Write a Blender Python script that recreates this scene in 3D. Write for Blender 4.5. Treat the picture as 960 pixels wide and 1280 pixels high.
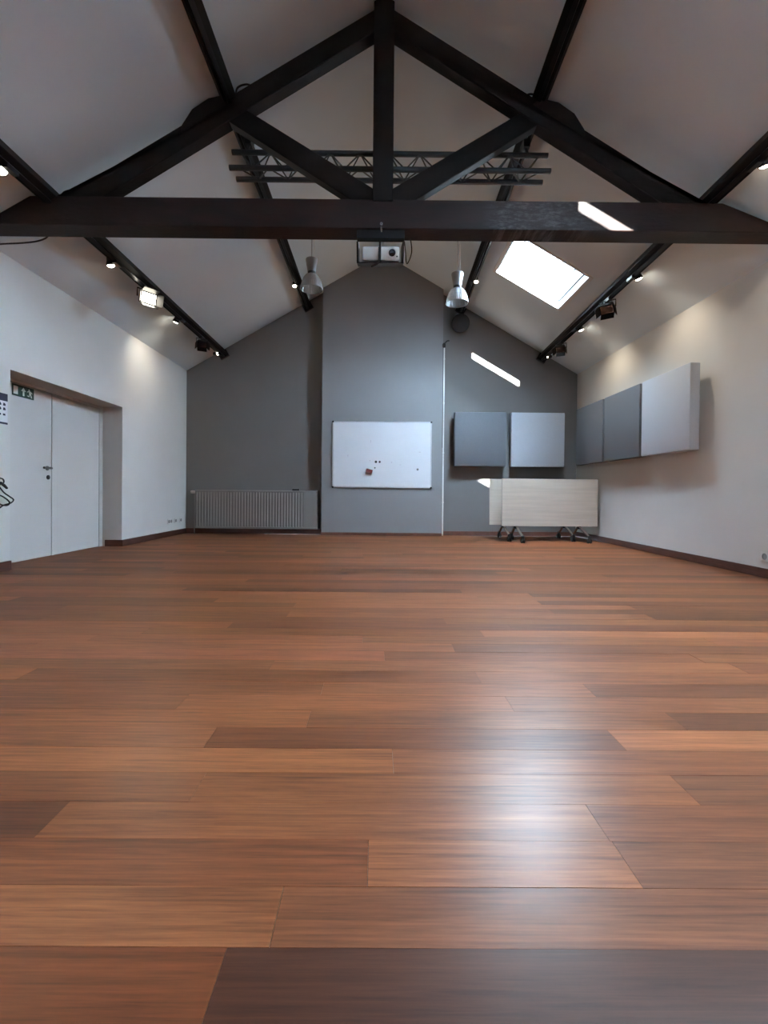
import bpy, bmesh, math, random
from mathutils import Vector, Matrix, Euler

random.seed(7)
for o in list(bpy.data.objects):
    bpy.data.objects.remove(o)
SC = bpy.context.scene
COL = SC.collection

# ------------------------------------------------------------------ camera
W, H, F = 960, 1280, 590.0
CAMH = 0.774
YAW, PITCH, ROLL = math.radians(0.2), math.radians(0.5), math.radians(0.5)
PPX, PPY = 474.1, 616.0 + F * math.tan(PITCH)
fw = Vector((math.sin(YAW) * math.cos(PITCH), math.cos(YAW) * math.cos(PITCH), -math.sin(PITCH)))
rt = fw.cross(Vector((0, 0, 1))).normalized()
up = rt.cross(fw)
rt, up = rt * math.cos(ROLL) + up * math.sin(ROLL), up * math.cos(ROLL) - rt * math.sin(ROLL)
cam = bpy.data.cameras.new('camera')
cam.sensor_fit = 'VERTICAL'
cam.sensor_height = 36.0
cam.lens = F / H * 36.0
cam.shift_x = (W / 2 - PPX) / H
cam.shift_y = (PPY - H / 2) / H
cam.clip_start = 0.02
camo = bpy.data.objects.new('camera', cam)
m = Matrix.Identity(4)
for i in range(3):
    m[i][0], m[i][1], m[i][2] = rt[i], up[i], -fw[i]
m.translation = Vector((0, 0, CAMH))
camo.matrix_world = m
COL.objects.link(camo)
SC.camera = camo

# ------------------------------------------------------------------ sky, sun, exposure
SC.view_settings.view_transform = 'Standard'
SC.view_settings.look = 'None'
SC.view_settings.gamma = 1.0
SC.view_settings.use_curve_mapping = False
SC.view_settings.exposure = 0.66
world = bpy.data.worlds.new('sky')
SC.world = world
world.use_nodes = True
bg = world.node_tree.nodes['Background']
bg.inputs[0].default_value = (0.64, 0.81, 1.0, 1)
bg.inputs[1].default_value = 92.0
SUN_SLOPE = 0.437
sun = bpy.data.lights.new('sun', 'SUN')
sun.energy = 190.0
sun.angle = math.radians(0.6)
sun.color = (1.0, 0.97, 0.92)
suno = bpy.data.objects.new('sun', sun)
suno.rotation_euler = Vector((-0.03, 1.0, -SUN_SLOPE)).to_track_quat('-Z', 'Y').to_euler()
suno.location = (0, -8, 9)
COL.objects.link(suno)
SC.cycles.max_bounces = 10
SC.cycles.diffuse_bounces = 6
SC.cycles.transparent_max_bounces = 16
SC.cycles.sample_clamp_indirect = 6.0
SC.cycles.caustics_reflective = False
SC.cycles.caustics_refractive = False
SC.cycles.use_denoising = True
SPOT_W = 18.0        # one halogen track lamp

# ------------------------------------------------------------------ room numbers (metres)
XL, XR = -3.546, 3.68
CX = (XL + XR) / 2
ZE, TAN = 3.0, 0.58
ZA = ZE + (XR - CX) * TAN
YB, YF = 8.75, -4.5          # gable wall behind the whiteboard, wall behind the viewer
YBR = 8.56                   # face of the chimney breast
YT = 4.10                    # face of the roof truss


def roof_z(x):
    return ZA - TAN * abs(x - CX)


# ------------------------------------------------------------------ materials
def mat(name, col, rough=0.6, metal=0.0, var=0.06, scale=6.0, bump=0.0, bscale=120.0, spec=0.5, coat=0.0, stretch=(1, 1, 1)):
    mt = bpy.data.materials.new(name)
    mt.use_nodes = True
    nt = mt.node_tree
    b = nt.nodes['Principled BSDF']
    b.inputs['Roughness'].default_value = rough
    b.inputs['Metallic'].default_value = metal
    b.inputs['Specular IOR Level'].default_value = spec
    b.inputs['Coat Weight'].default_value = coat
    tc = nt.nodes.new('ShaderNodeTexCoord')
    mp = nt.nodes.new('ShaderNodeMapping')
    mp.inputs['Scale'].default_value = stretch
    nt.links.new(tc.outputs['Object'], mp.inputs[0])
    n = nt.nodes.new('ShaderNodeTexNoise')
    n.inputs['Scale'].default_value = scale
    n.inputs['Detail'].default_value = 6
    nt.links.new(mp.outputs[0], n.inputs['Vector'])
    r = nt.nodes.new('ShaderNodeValToRGB')
    r.color_ramp.elements[0].position = 0.3
    r.color_ramp.elements[1].position = 0.7
    r.color_ramp.elements[0].color = tuple(c * (1 - var) for c in col) + (1,)
    r.color_ramp.elements[1].color = tuple(min(1, c * (1 + var)) for c in col) + (1,)
    nt.links.new(n.outputs[0], r.inputs[0])
    nt.links.new(r.outputs[0], b.inputs['Base Color'])
    if bump:
        n2 = nt.nodes.new('ShaderNodeTexNoise')
        n2.inputs['Scale'].default_value = bscale
        n2.inputs['Detail'].default_value = 4
        nt.links.new(mp.outputs[0], n2.inputs['Vector'])
        bp = nt.nodes.new('ShaderNodeBump')
        bp.inputs['Strength'].default_value = bump
        bp.inputs['Distance'].default_value = 0.004
        nt.links.new(n2.outputs[0], bp.inputs['Height'])
        nt.links.new(bp.outputs[0], b.inputs['Normal'])
    return mt


def emit(name, col, s):
    mt = bpy.data.materials.new(name)
    mt.use_nodes = True
    nt = mt.node_tree
    nt.nodes.remove(nt.nodes['Principled BSDF'])
    e = nt.nodes.new('ShaderNodeEmission')
    e.inputs[0].default_value = col + (1,)
    e.inputs[1].default_value = s
    nt.links.new(e.outputs[0], nt.nodes['Material Output'].inputs[0])
    return mt


def glass(name, tint, refl=0.08, body=0.0, rough=0.02):
    """clear sheet: straight-through light, a little mirror, an optional milky body"""
    mt = bpy.data.materials.new(name)
    mt.use_nodes = True
    nt = mt.node_tree
    nt.nodes.remove(nt.nodes['Principled BSDF'])
    t = nt.nodes.new('ShaderNodeBsdfTransparent')
    t.inputs[0].default_value = tint + (1,)
    g = nt.nodes.new('ShaderNodeBsdfGlossy')
    g.inputs['Roughness'].default_value = rough
    d = nt.nodes.new('ShaderNodeBsdfDiffuse')
    d.inputs[0].default_value = (0.85, 0.87, 0.9, 1)
    lw = nt.nodes.new('ShaderNodeLayerWeight')
    lw.inputs[0].default_value = 0.2
    mm = nt.nodes.new('ShaderNodeMath')
    mm.operation = 'MULTIPLY_ADD'
    mm.inputs[1].default_value = 0.5
    mm.inputs[2].default_value = refl
    nt.links.new(lw.outputs['Fresnel'], mm.inputs[0])
    m1 = nt.nodes.new('ShaderNodeMixShader')
    m1.inputs[0].default_value = body
    nt.links.new(t.outputs[0], m1.inputs[1])
    nt.links.new(d.outputs[0], m1.inputs[2])
    m2 = nt.nodes.new('ShaderNodeMixShader')
    nt.links.new(mm.outputs[0], m2.inputs[0])
    nt.links.new(m1.outputs[0], m2.inputs[1])
    nt.links.new(g.outputs[0], m2.inputs[2])
    nt.links.new(m2.outputs[0], nt.nodes['Material Output'].inputs[0])
    return mt


def floor_material():
    mt = bpy.data.materials.new('merbau_plank')
    mt.use_nodes = True
    nt = mt.node_tree
    L = nt.links
    b = nt.nodes['Principled BSDF']
    geo = nt.nodes.new('ShaderNodeNewGeometry')
    oi = nt.nodes.new('ShaderNodeObjectInfo')
    sc = nt.nodes.new('ShaderNodeVectorMath')
    sc.operation = 'SCALE'
    sc.inputs[0].default_value = (37.0, 11.0, 5.0)
    L.new(oi.outputs['Random'], sc.inputs['Scale'])
    ad = nt.nodes.new('ShaderNodeVectorMath')
    ad.operation = 'ADD'
    L.new(geo.outputs['Position'], ad.inputs[0])
    L.new(sc.outputs[0], ad.inputs[1])

    def noise(scale, stretch, detail=6, rough=0.6, dist=0.0):
        mp = nt.nodes.new('ShaderNodeMapping')
        mp.inputs['Scale'].default_value = stretch
        L.new(ad.outputs[0], mp.inputs[0])
        n = nt.nodes.new('ShaderNodeTexNoise')
        n.inputs['Scale'].default_value = scale
        n.inputs['Detail'].default_value = detail
        n.inputs['Roughness'].default_value = rough
        n.inputs['Distortion'].default_value = dist
        L.new(mp.outputs[0], n.inputs['Vector'])
        return n.outputs[0]
    grain = noise(1.0, (2.2, 90.0, 1.0), 8, 0.65, 0.5)
    broad = noise(1.0, (1.1, 9.0, 1.0), 4, 0.55, 1.2)
    fine = noise(1.0, (8.0, 150.0, 1.0), 3, 0.6)
    r = nt.nodes.new('ShaderNodeValToRGB')
    el = r.color_ramp.elements
    el[0].position, el[1].position = 0.34, 0.68
    el[0].color = (0.090, 0.027, 0.0105, 1)
    el[1].color = (0.370, 0.138, 0.056, 1)
    mix = nt.nodes.new('ShaderNodeMath')
    mix.operation = 'MULTIPLY_ADD'
    mix.inputs[1].default_value = 0.46
    L.new(grain, mix.inputs[0])
    mb = nt.nodes.new('ShaderNodeMath')
    mb.operation = 'MULTIPLY_ADD'
    mb.inputs[1].default_value = 0.29
    L.new(broad, mb.inputs[0])
    mf = nt.nodes.new('ShaderNodeMath')
    mf.operation = 'MULTIPLY'
    mf.inputs[1].default_value = 0.25
    L.new(fine, mf.inputs[0])
    L.new(mf.outputs[0], mb.inputs[2])
    L.new(mb.outputs[0], mix.inputs[2])
    L.new(mix.outputs[0], r.inputs[0])
    mul = nt.nodes.new('ShaderNodeMix')
    mul.data_type = 'RGBA'
    mul.blend_type = 'MULTIPLY'
    mul.inputs[0].default_value = 1.0
    L.new(r.outputs[0], mul.inputs[6])
    L.new(oi.outputs['Color'], mul.inputs[7])
    L.new(mul.outputs[2], b.inputs['Base Color'])
    # worn satin varnish
    wn = nt.nodes.new('ShaderNodeTexNoise')
    wn.inputs['Scale'].default_value = 2.2
    wn.inputs['Detail'].default_value = 8
    wn.inputs['Roughness'].default_value = 0.7
    L.new(geo.outputs['Position'], wn.inputs['Vector'])
    rr = nt.nodes.new('ShaderNodeMapRange')
    rr.inputs[1].default_value, rr.inputs[2].default_value = 0.15, 0.85
    rr.inputs[3].default_value, rr.inputs[4].default_value = 0.31, 0.36
    L.new(wn.outputs[0], rr.inputs[0])
    L.new(rr.outputs[0], b.inputs['Roughness'])
    b.inputs['Specular IOR Level'].default_value = 0.5
    bp = nt.nodes.new('ShaderNodeBump')
    bp.inputs['Strength'].default_value = 0.04
    bp.inputs['Distance'].default_value = 0.002
    L.new(grain, bp.inputs['Height'])
    L.new(bp.outputs[0], b.inputs['Normal'])
    return mt


M = {
    'white_wall': mat('white_plaster', (0.69, 0.69, 0.67), 0.85, var=0.03, scale=1.6, bump=0.15, bscale=60),
    'ceiling': mat('white_ceiling_paint', (0.775, 0.87, 0.935), 0.9, var=0.025, scale=1.2, bump=0.1, bscale=50),
    'grey_wall': mat('grey_wall_paint', (0.200, 0.196, 0.192), 0.75, var=0.04, scale=1.5, bump=0.12, bscale=60),
    'breast': mat('mid_grey_wall_paint', (0.275, 0.28, 0.29), 0.75, var=0.03, scale=1.5, bump=0.12, bscale=60),
    'floor': floor_material(),
    'subfloor': mat('dark_subfloor', (0.03, 0.014, 0.008), 0.9),
    'beam': mat('dark_stained_timber', (0.009, 0.0055, 0.0045), 0.62, spec=0.18, var=0.5, scale=9, bump=0.5, bscale=40, stretch=(0.35, 1, 1)),
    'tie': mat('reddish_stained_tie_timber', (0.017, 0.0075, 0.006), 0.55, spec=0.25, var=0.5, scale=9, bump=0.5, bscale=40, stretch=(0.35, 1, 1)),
    'beam_v': mat('dark_stained_post_timber', (0.009, 0.0055, 0.0045), 0.62, spec=0.18, var=0.5, scale=9, bump=0.5, bscale=40, stretch=(1, 1, 0.3)),
    'purlin': mat('dark_stained_purlin', (0.008, 0.006, 0.0055), 0.6, spec=0.18, var=0.4, scale=9, bump=0.3, bscale=40, stretch=(1, 0.3, 1)),
    'skirting': mat('dark_wood_skirting', (0.080, 0.030, 0.021), 0.4, var=0.3, scale=8, stretch=(1, 1, 8)),
    'skirting_red': mat('reddish_wood_skirting', (0.16, 0.065, 0.045), 0.4, var=0.2, scale=8),
    'door': mat('white_door_paint', (0.64, 0.64, 0.625), 0.45, var=0.015, scale=2),
    'black': mat('black_metal', (0.012, 0.012, 0.013), 0.4, metal=0.3, var=0.2),
    'black_plastic': mat('black_plastic', (0.015, 0.015, 0.016), 0.5, var=0.2),
    'track': mat('black_track', (0.03, 0.03, 0.032), 0.3, metal=0.7, var=0.1),
    'truss_alu': mat('grey_powder_coat', (0.055, 0.065, 0.07), 0.45, metal=0.3, var=0.15),
    'steel': mat('brushed_steel', (0.55, 0.55, 0.55), 0.3, metal=1.0, var=0.05, scale=30),
    'dark_steel': mat('dull_steel', (0.16, 0.16, 0.16), 0.4, metal=0.8, var=0.05),
    'chrome': mat('chrome', (0.8, 0.8, 0.8), 0.12, metal=1.0, var=0.02),
    'alu': mat('anodised_aluminium', (0.62, 0.64, 0.67), 0.35, metal=0.8, var=0.03),
    'board': mat('whiteboard_enamel', (0.80, 0.82, 0.86), 0.22, var=0.02, scale=3),
    'radiator': mat('grey_radiator_enamel', (0.26, 0.25, 0.24), 0.4, var=0.03),
    'white_plastic': mat('white_plastic', (0.78, 0.78, 0.76), 0.4, var=0.02),
    'felt_dark': mat('dark_grey_acoustic_cloth', (0.16, 0.17, 0.185), 0.95, var=0.08, scale=160, bump=0.3, bscale=400, spec=0.1),
    'felt_light': mat('pale_grey_acoustic_cloth', (0.56, 0.60, 0.66), 0.95, var=0.06, scale=160, bump=0.3, bscale=400, spec=0.1),
    'maple': mat('pale_grey_wood_laminate', (0.62, 0.55, 0.46), 0.45, var=0.07, scale=3, stretch=(0.5, 1, 9)),
    'edge': mat('light_edge_band', (0.52, 0.45, 0.39), 0.5, var=0.05),
    'pane': glass('skylight_glass', (0.93, 0.96, 0.97), 0.04),
    'cap_grey': mat('grey_lamp_cap', (0.30, 0.30, 0.31), 0.4, metal=0.2, var=0.03),
    'shade': glass('ribbed_acrylic_shade', (0.82, 0.84, 0.86), 0.06, body=0.34, rough=0.2),
    'lamp': emit('halogen_glow', (1.0, 0.90, 0.72), 24.0),
    'flood': emit('flood_glow', (1.0, 0.92, 0.76), 16.0),
    'dim_lamp': emit('small_lamp_glow', (1.0, 0.88, 0.70), 18.0),
    'sign_green': mat('exit_sign_green', (0.012, 0.045, 0.030), 0.35, var=0.05),
    'sign_white': mat('exit_sign_white', (0.75, 0.78, 0.74), 0.4, var=0.01),
    'navy': mat('navy_print', (0.012, 0.016, 0.045), 0.5, var=0.05),
    'paper': mat('white_paper', (0.78, 0.79, 0.82), 0.6, var=0.01),
    'red': mat('maroon_felt', (0.13, 0.035, 0.04), 0.8, var=0.1),
    'dark_green': mat('dark_green_magnet', (0.02, 0.045, 0.045), 0.4),
    'maroon': mat('maroon_magnet', (0.07, 0.03, 0.05), 0.4),
    'grey_mag': mat('grey_magnet', (0.25, 0.25, 0.25), 0.4),
    'lens': mat('dark_glass_lens', (0.01, 0.012, 0.03), 0.05, var=0.1, coat=1.0),
    'smudge': mat('marker_smudge', (0.62, 0.60, 0.66), 0.4, var=0.05),
    'rubber': mat('black_rubber', (0.010, 0.010, 0.010), 0.6),
    'crack': mat('plaster_crack', (0.25, 0.24, 0.23), 0.9),
}



def add_lit_scuffs(mt, x0, x1):
    """worn flecks on one stretch of the beam, with reflected light painted in as paler colour"""
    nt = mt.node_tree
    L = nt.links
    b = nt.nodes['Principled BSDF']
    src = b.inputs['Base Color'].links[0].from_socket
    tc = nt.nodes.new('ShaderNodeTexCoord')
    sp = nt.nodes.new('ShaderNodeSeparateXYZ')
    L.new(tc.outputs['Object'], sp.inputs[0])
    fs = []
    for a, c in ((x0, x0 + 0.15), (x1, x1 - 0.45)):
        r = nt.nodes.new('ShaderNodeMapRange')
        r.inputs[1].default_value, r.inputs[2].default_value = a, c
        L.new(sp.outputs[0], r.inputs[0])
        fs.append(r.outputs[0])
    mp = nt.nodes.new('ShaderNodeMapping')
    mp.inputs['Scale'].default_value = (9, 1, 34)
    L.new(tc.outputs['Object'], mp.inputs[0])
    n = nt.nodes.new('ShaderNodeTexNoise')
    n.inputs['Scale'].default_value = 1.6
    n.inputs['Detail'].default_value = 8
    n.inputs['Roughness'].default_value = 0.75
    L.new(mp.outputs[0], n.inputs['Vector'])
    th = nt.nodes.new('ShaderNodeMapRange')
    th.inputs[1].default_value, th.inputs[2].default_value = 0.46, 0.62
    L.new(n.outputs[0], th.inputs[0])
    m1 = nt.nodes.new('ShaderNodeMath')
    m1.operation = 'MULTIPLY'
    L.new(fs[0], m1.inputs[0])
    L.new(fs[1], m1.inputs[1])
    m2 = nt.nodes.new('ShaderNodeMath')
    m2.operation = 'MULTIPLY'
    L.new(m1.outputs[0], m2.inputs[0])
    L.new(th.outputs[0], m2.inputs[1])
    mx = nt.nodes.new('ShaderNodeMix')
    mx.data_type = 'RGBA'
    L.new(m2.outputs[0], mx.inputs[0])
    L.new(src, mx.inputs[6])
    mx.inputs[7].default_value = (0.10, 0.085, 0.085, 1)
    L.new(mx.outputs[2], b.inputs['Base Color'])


add_lit_scuffs(M['tie'], 0.88, 2.0)  # wear and the light caught there, both put into the colour


# ------------------------------------------------------------------ mesh helpers
def obj(name, bm, m, parent=None, smooth=False):
    bmesh.ops.recalc_face_normals(bm, faces=bm.faces[:])
    me = bpy.data.meshes.new(name)
    bm.to_mesh(me)
    bm.free()
    if smooth:
        for p in me.polygons:
            p.use_smooth = True
        try:
            me.set_sharp_from_angle(angle=math.radians(35))
        except Exception:
            pass
    me.materials.append(M[m] if isinstance(m, str) else m)
    o = bpy.data.objects.new(name, me)
    COL.objects.link(o)
    if parent is not None:
        o.parent = parent
        o.matrix_parent_inverse = Matrix.Identity(4)
        if parent.type == 'EMPTY' or True:
            o.matrix_parent_inverse = world_of(parent).inverted()
    return o


def world_of(o):
    mw = o.matrix_basis.copy()
    p = o
    while p.parent is not None:
        mw = p.parent.matrix_basis @ p.matrix_parent_inverse @ mw
        p = p.parent
    return mw


def tag(o, label, cat, group=None):
    o['label'] = label
    o['category'] = cat
    if group:
        o['group'] = group
    return o


def thing(name, label, cat, loc, group=None):
    o = bpy.data.objects.new(name, None)
    o.empty_display_size = 0.1
    o.location = loc
    COL.objects.link(o)
    return tag(o, label, cat, group)


def struct(o):
    o['kind'] = 'structure'
    return o


def box(bm, lo, hi, bevel=0.0, mtx=None):
    lo, hi = Vector(lo), Vector(hi)
    r = bmesh.ops.create_cube(bm, size=1.0)
    vs = r['verts']
    c, s = (lo + hi) / 2, hi - lo
    for v in vs:
        v.co = Vector((v.co.x * s.x, v.co.y * s.y, v.co.z * s.z)) + c
    if bevel:
        es = list({e for v in vs for e in v.link_edges})
        rb = bmesh.ops.bevel(bm, geom=es, offset=bevel, segments=2, profile=0.5, affect='EDGES')
        vs = list({v for f in rb['faces'] for v in f.verts} | {v for v in vs if v.is_valid})
    if mtx is not None:
        for v in vs:
            v.co = mtx @ v.co
    return bm


def B(lo, hi, bevel=0.0, mtx=None):
    return box(bmesh.new(), lo, hi, bevel, mtx)


def prism(bm, pts, y0, y1, axes='xz'):
    """extrude a polygon given in two axes along the third from y0 to y1"""
    def P(a, b, t):
        return {'xz': (a, t, b), 'yz': (t, a, b), 'xy': (a, b, t)}[axes]
    A = [bm.verts.new(P(a, b, y0)) for a, b in pts]
    C = [bm.verts.new(P(a, b, y1)) for a, b in pts]
    bm.faces.new(A)
    bm.faces.new(C[::-1])
    n = len(pts)
    for i in range(n):
        bm.faces.new([A[i], A[(i + 1) % n], C[(i + 1) % n], C[i]])
    return bm


def tube(bm, pts, r, seg=8, cap=True):
    pts = [Vector(p) for p in pts]
    rings = []
    n = len(pts)
    prev = None
    for i, p in enumerate(pts):
        d = (pts[min(i + 1, n - 1)] - pts[max(i - 1, 0)]).normalized()
        if prev is None:
            a = d.orthogonal().normalized()
        else:
            a = (prev - d * prev.dot(d))
            a = a.normalized() if a.length > 1e-6 else d.orthogonal().normalized()
        prev = a
        b = d.cross(a)
        rad = r[i] if isinstance(r, (list, tuple)) else r
        rings.append([bm.verts.new(p + a * math.cos(t) * rad + b * math.sin(t) * rad) for t in [2 * math.pi * k / seg for k in range(seg)]])
    for A, C in zip(rings, rings[1:]):
        for k in range(seg):
            bm.faces.new([A[k], A[(k + 1) % seg], C[(k + 1) % seg], C[k]])
    if cap:
        bm.faces.new(rings[0][::-1])
        bm.faces.new(rings[-1])
    return bm


def T(pts, r, seg=8):
    return tube(bmesh.new(), pts, r, seg)


def lathe(bm, prof, origin, axis=(0, 0, 1), seg=24, ripple=0.0):
    """prof: list of (radius, height) along axis"""
    q = Vector(axis).to_track_quat('Z', 'Y')
    o = Vector(origin)
    rings = []
    for r, h in prof:
        ring = []
        for k in range(seg):
            t = 2 * math.pi * k / seg
            rr = r * (1 + (ripple if k % 2 else -ripple))
            ring.append(bm.verts.new(o + q @ Vector((math.cos(t) * rr, math.sin(t) * rr, h))))
        rings.append(ring)
    for A, C in zip(rings, rings[1:]):
        for k in range(seg):
            bm.faces.new([A[k], A[(k + 1) % seg], C[(k + 1) % seg], C[k]])
    return rings


def LA(prof, origin, axis=(0, 0, 1), seg=24, ripple=0.0, capped=True):
    bm = bmesh.new()
    rings = lathe(bm, prof, origin, axis, seg, ripple)
    if capped:
        bm.faces.new(rings[0][::-1])
        bm.faces.new(rings[-1])
    return bm


def spline(ctrl, n=8):
    """Catmull-Rom through control points"""
    P = [Vector(c) for c in ctrl]
    P = [P[0] * 2 - P[1]] + P + [P[-1] * 2 - P[-2]]
    out = []
    for i in range(1, len(P) - 2):
        for k in range(n):
            t = k / n
            a, b, c, d = P[i - 1], P[i], P[i + 1], P[i + 2]
            out.append(0.5 * ((2 * b) + (c - a) * t + (2 * a - 5 * b + 4 * c - d) * t * t + (3 * b - a - 3 * c + d) * t ** 3))
    out.append(P[-2])
    return out


def slab(us, vs, holes, f0, f1):
    """flat slab on a u/v grid with cells left open; f0/f1 map (u,v) to the two faces"""
    bm = bmesh.new()
    nu, nv = len(us), len(vs)
    V0 = [[bm.verts.new(f0(u, v)) for v in vs] for u in us]
    V1 = [[bm.verts.new(f1(u, v)) for v in vs] for u in us]
    fill = [[(i, j) not in holes for j in range(nv - 1)] for i in range(nu - 1)]

    def on(i, j):
        return 0 <= i < nu - 1 and 0 <= j < nv - 1 and fill[i][j]
    for i in range(nu - 1):
        for j in range(nv - 1):
            if not on(i, j):
                continue
            for V in (V0, V1):
                bm.faces.new([V[i][j], V[i + 1][j], V[i + 1][j + 1], V[i][j + 1]])
            for (di, dj, a, b) in ((-1, 0, (i, j), (i, j + 1)), (1, 0, (i + 1, j), (i + 1, j + 1)), (0, -1, (i, j), (i + 1, j)), (0, 1, (i, j + 1), (i + 1, j + 1))):
                if not on(i + di, j + dj):
                    bm.faces.new([V0[a[0]][a[1]], V0[b[0]][b[1]], V1[b[0]][b[1]], V1[a[0]][a[1]]])
    loose = [v for v in bm.verts if not v.link_faces]
    for v in loose:
        bm.verts.remove(v)
    return bm


# ------------------------------------------------------------------ the room shell
RT = 0.30                                     # roof build-up, vertical
SKX = (1.744, 2.70)                           # skylight across the slope
SKY = [(6.08, 7.12), (1.33, 2.37)]
DOOR_Y, DOOR_Z, RECESS = (4.565, 6.56), 1.93, 0.28
FILL_WIN_Y = [(-3.9, -2.9)]          # made-up windows in the door wall, added behind the viewer for fill daylight
FILL_WIN_YR = [(-3.8, -3.0)]         # and another added opposite
FILL_WIN_Z = (1.0, 2.3)

ys = sorted({YF - 0.3, YB + 0.3} | {y for p in SKY for y in p})
xs = [CX, SKX[0], SKX[1], XR + 0.45]
holes = {(ys.index(a), 1) for a, b in SKY}
ceil_r = slab(ys, xs, holes, lambda y, x: (x, y, roof_z(x)), lambda y, x: (x, y, roof_z(x) + RT))
struct(obj('ceiling_right', ceil_r, 'ceiling'))
ceil_l = slab([YF - 0.3, YB + 0.3], [XL - 0.45, CX], set(), lambda y, x: (x, y, roof_z(x)), lambda y, x: (x, y, roof_z(x) + RT))
struct(obj('ceiling_left', ceil_l, 'ceiling'))

ys = sorted({YF - 0.3, YB, DOOR_Y[0], DOOR_Y[1]} | {y for p in FILL_WIN_Y for y in p})
zs = [0.0, FILL_WIN_Z[0], DOOR_Z, FILL_WIN_Z[1], ZE]
holes = {(ys.index(DOOR_Y[0]), 0), (ys.index(DOOR_Y[0]), 1)}
for a, b in FILL_WIN_Y:
    holes |= {(ys.index(a), 1), (ys.index(a), 2)}
wl = slab(ys, zs, holes, lambda y, z: (XL, y, z), lambda y, z: (XL - 0.42, y, z))
wall_left = struct(obj('wall_left', wl, 'white_wall'))
ysr = sorted({YF - 0.3, YB} | {y for p in FILL_WIN_YR for y in p})
zsr = [0.0, FILL_WIN_Z[0], FILL_WIN_Z[1], ZE]
wr = slab(ysr, zsr, {(ysr.index(a), 1) for a, b in FILL_WIN_YR}, lambda y, z: (XR, y, z), lambda y, z: (XR + 0.42, y, z))
wall_right = struct(obj('wall_right', wr, 'white_wall'))
gable = [(XL - 0.42, 0), (XR + 0.42, 0), (XR + 0.42, roof_z(XR + 0.42) + 0.1), (CX, ZA + 0.1), (XL - 0.42, roof_z(XL - 0.42) + 0.1)]
struct(obj('wall_back', prism(bmesh.new(), gable, YB, YB + 0.3), 'grey_wall'))
struct(obj('wall_front', prism(bmesh.new(), gable, YF - 0.3, YF), 'white_wall'))
BX0, BX1 = -1.016, 1.161
br = [(BX0, 0), (BX1, 0), (BX1, roof_z(BX1) + 0.02), (CX, ZA + 0.02), (BX0, roof_z(BX0) + 0.02)]
struct(obj('wall_chimney_breast', prism(bmesh.new(), br, YBR, YB + 0.02), 'breast'))

# skirting
struct(obj('baseboard_right', B((XR - 0.018, YF, 0), (XR + 0.002, YB, 0.09), 0.004), 'skirting'))
bl = bmesh.new()
box(bl, (XL - 0.002, YF, 0), (XL + 0.018, DOOR_Y[0], 0.09), 0.004)
struct(obj('baseboard_left', bl, 'skirting'))
bl = bmesh.new()
box(bl, (XL - 0.002, DOOR_Y[1] - 0.016, 0), (XL + 0.018, YB, 0.09), 0.004)
box(bl, (XL - RECESS + 0.05, DOOR_Y[1] - 0.016, 0), (XL + 0.002, DOOR_Y[1] + 0.002, 0.09), 0.004)
struct(obj('baseboard_left_far', bl, 'skirting'))
struct(obj('baseboard_back_left', B((XL, YB - 0.018, 0), (BX0, YB + 0.002, 0.09), 0.004), 'skirting'))
struct(obj('baseboard_back_right', B((BX1, YB - 0.018, 0), (XR, YB + 0.002, 0.075), 0.004), 'skirting_red'))
struct(obj('baseboard_breast', B((BX0 - 0.012, YBR - 0.014, 0), (BX1 + 0.004, YBR + 0.002, 0.05), 0.003), 'skirting_red'))

# ------------------------------------------------------------------ floor: a slab and its planks
floor = struct(obj('floor', B((XL - 0.42, YF - 0.3, -0.2), (XR + 0.42, YB + 0.3, -0.016)), 'subfloor'))
PW = 0.125
Y0 = 0.796
pm = bmesh.new()
box(pm, (-0.5, -0.5, -1), (0.5, 0.5, 0))
bmesh.ops.delete(pm, geom=[f for f in pm.faces if f.normal.z < -0.9], context='FACES')
pmesh = bpy.data.meshes.new('floor_plank')
pm.to_mesh(pmesh)
pm.free()
pmesh.materials.append(M['floor'])


def px_x(x, row_mid):
    """photo column to metres on the floor at a given distance"""
    return (x - 472.0) * row_mid / F


# rows that can be read in the photograph: joints (photo columns) and tone of each plank between them
ROWS = {
    -1: ([272], [(0.74, 0.60, 0.54), (0.40, 0.38, 0.44)]),
    0: ([350], [(1.18, 1.10, 1.05), (0.86, 0.80, 0.80)]),
    1: ([464, 790], [(0.88, 0.76, 0.72), (1.22, 1.12, 1.05), (0.80, 0.76, 0.80)]),
    2: ([68, 752], [(0.55, 0.48, 0.46), (1.08, 1.0, 0.95), (0.85, 0.78, 0.80)]),
    3: ([250, 862], [(0.90, 0.82, 0.76), (1.0, 0.92, 0.85), (0.74, 0.72, 0.76)]),
    4: ([494], [(1.30, 1.22, 1.10), (0.92, 0.84, 0.82)]),
    5: ([265, 775], [(1.08, 1.0, 0.95), (0.72, 0.64, 0.62), (1.35, 1.30, 1.25)]),
    6: ([388, 850], [(1.18, 1.08, 0.98), (0.95, 0.9, 0.86), (0.66, 0.64, 0.68)]),
    7: ([230, 640], [(0.95, 0.86, 0.8), (1.12, 1.02, 0.95), (1.0, 0.95, 0.92)]),
    8: ([405, 740], [(0.98, 0.9, 0.84), (1.15, 1.08, 1.0), (0.72, 0.68, 0.7)]),
    9: ([35, 600], [(1.4, 1.3, 1.15), (0.85, 0.78, 0.74), (1.08, 1.02, 0.98)]),
}


def plank(x0, x1, y0, tone):
    o = bpy.data.objects.new('floor_plank', pmesh)
    g = 0.0005
    o.location = ((x0 + x1) / 2, y0 + PW / 2, random.uniform(-0.0006, 0.0))
    o.scale = (x1 - x0 - 2 * g, PW - 2 * g, 0.016)
    o.color = tuple(max(0.25, 0.96 + (t - 1.0) * 1.08) for t in tone) + (1.0,)
    COL.objects.link(o)
    o.parent = floor


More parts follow.
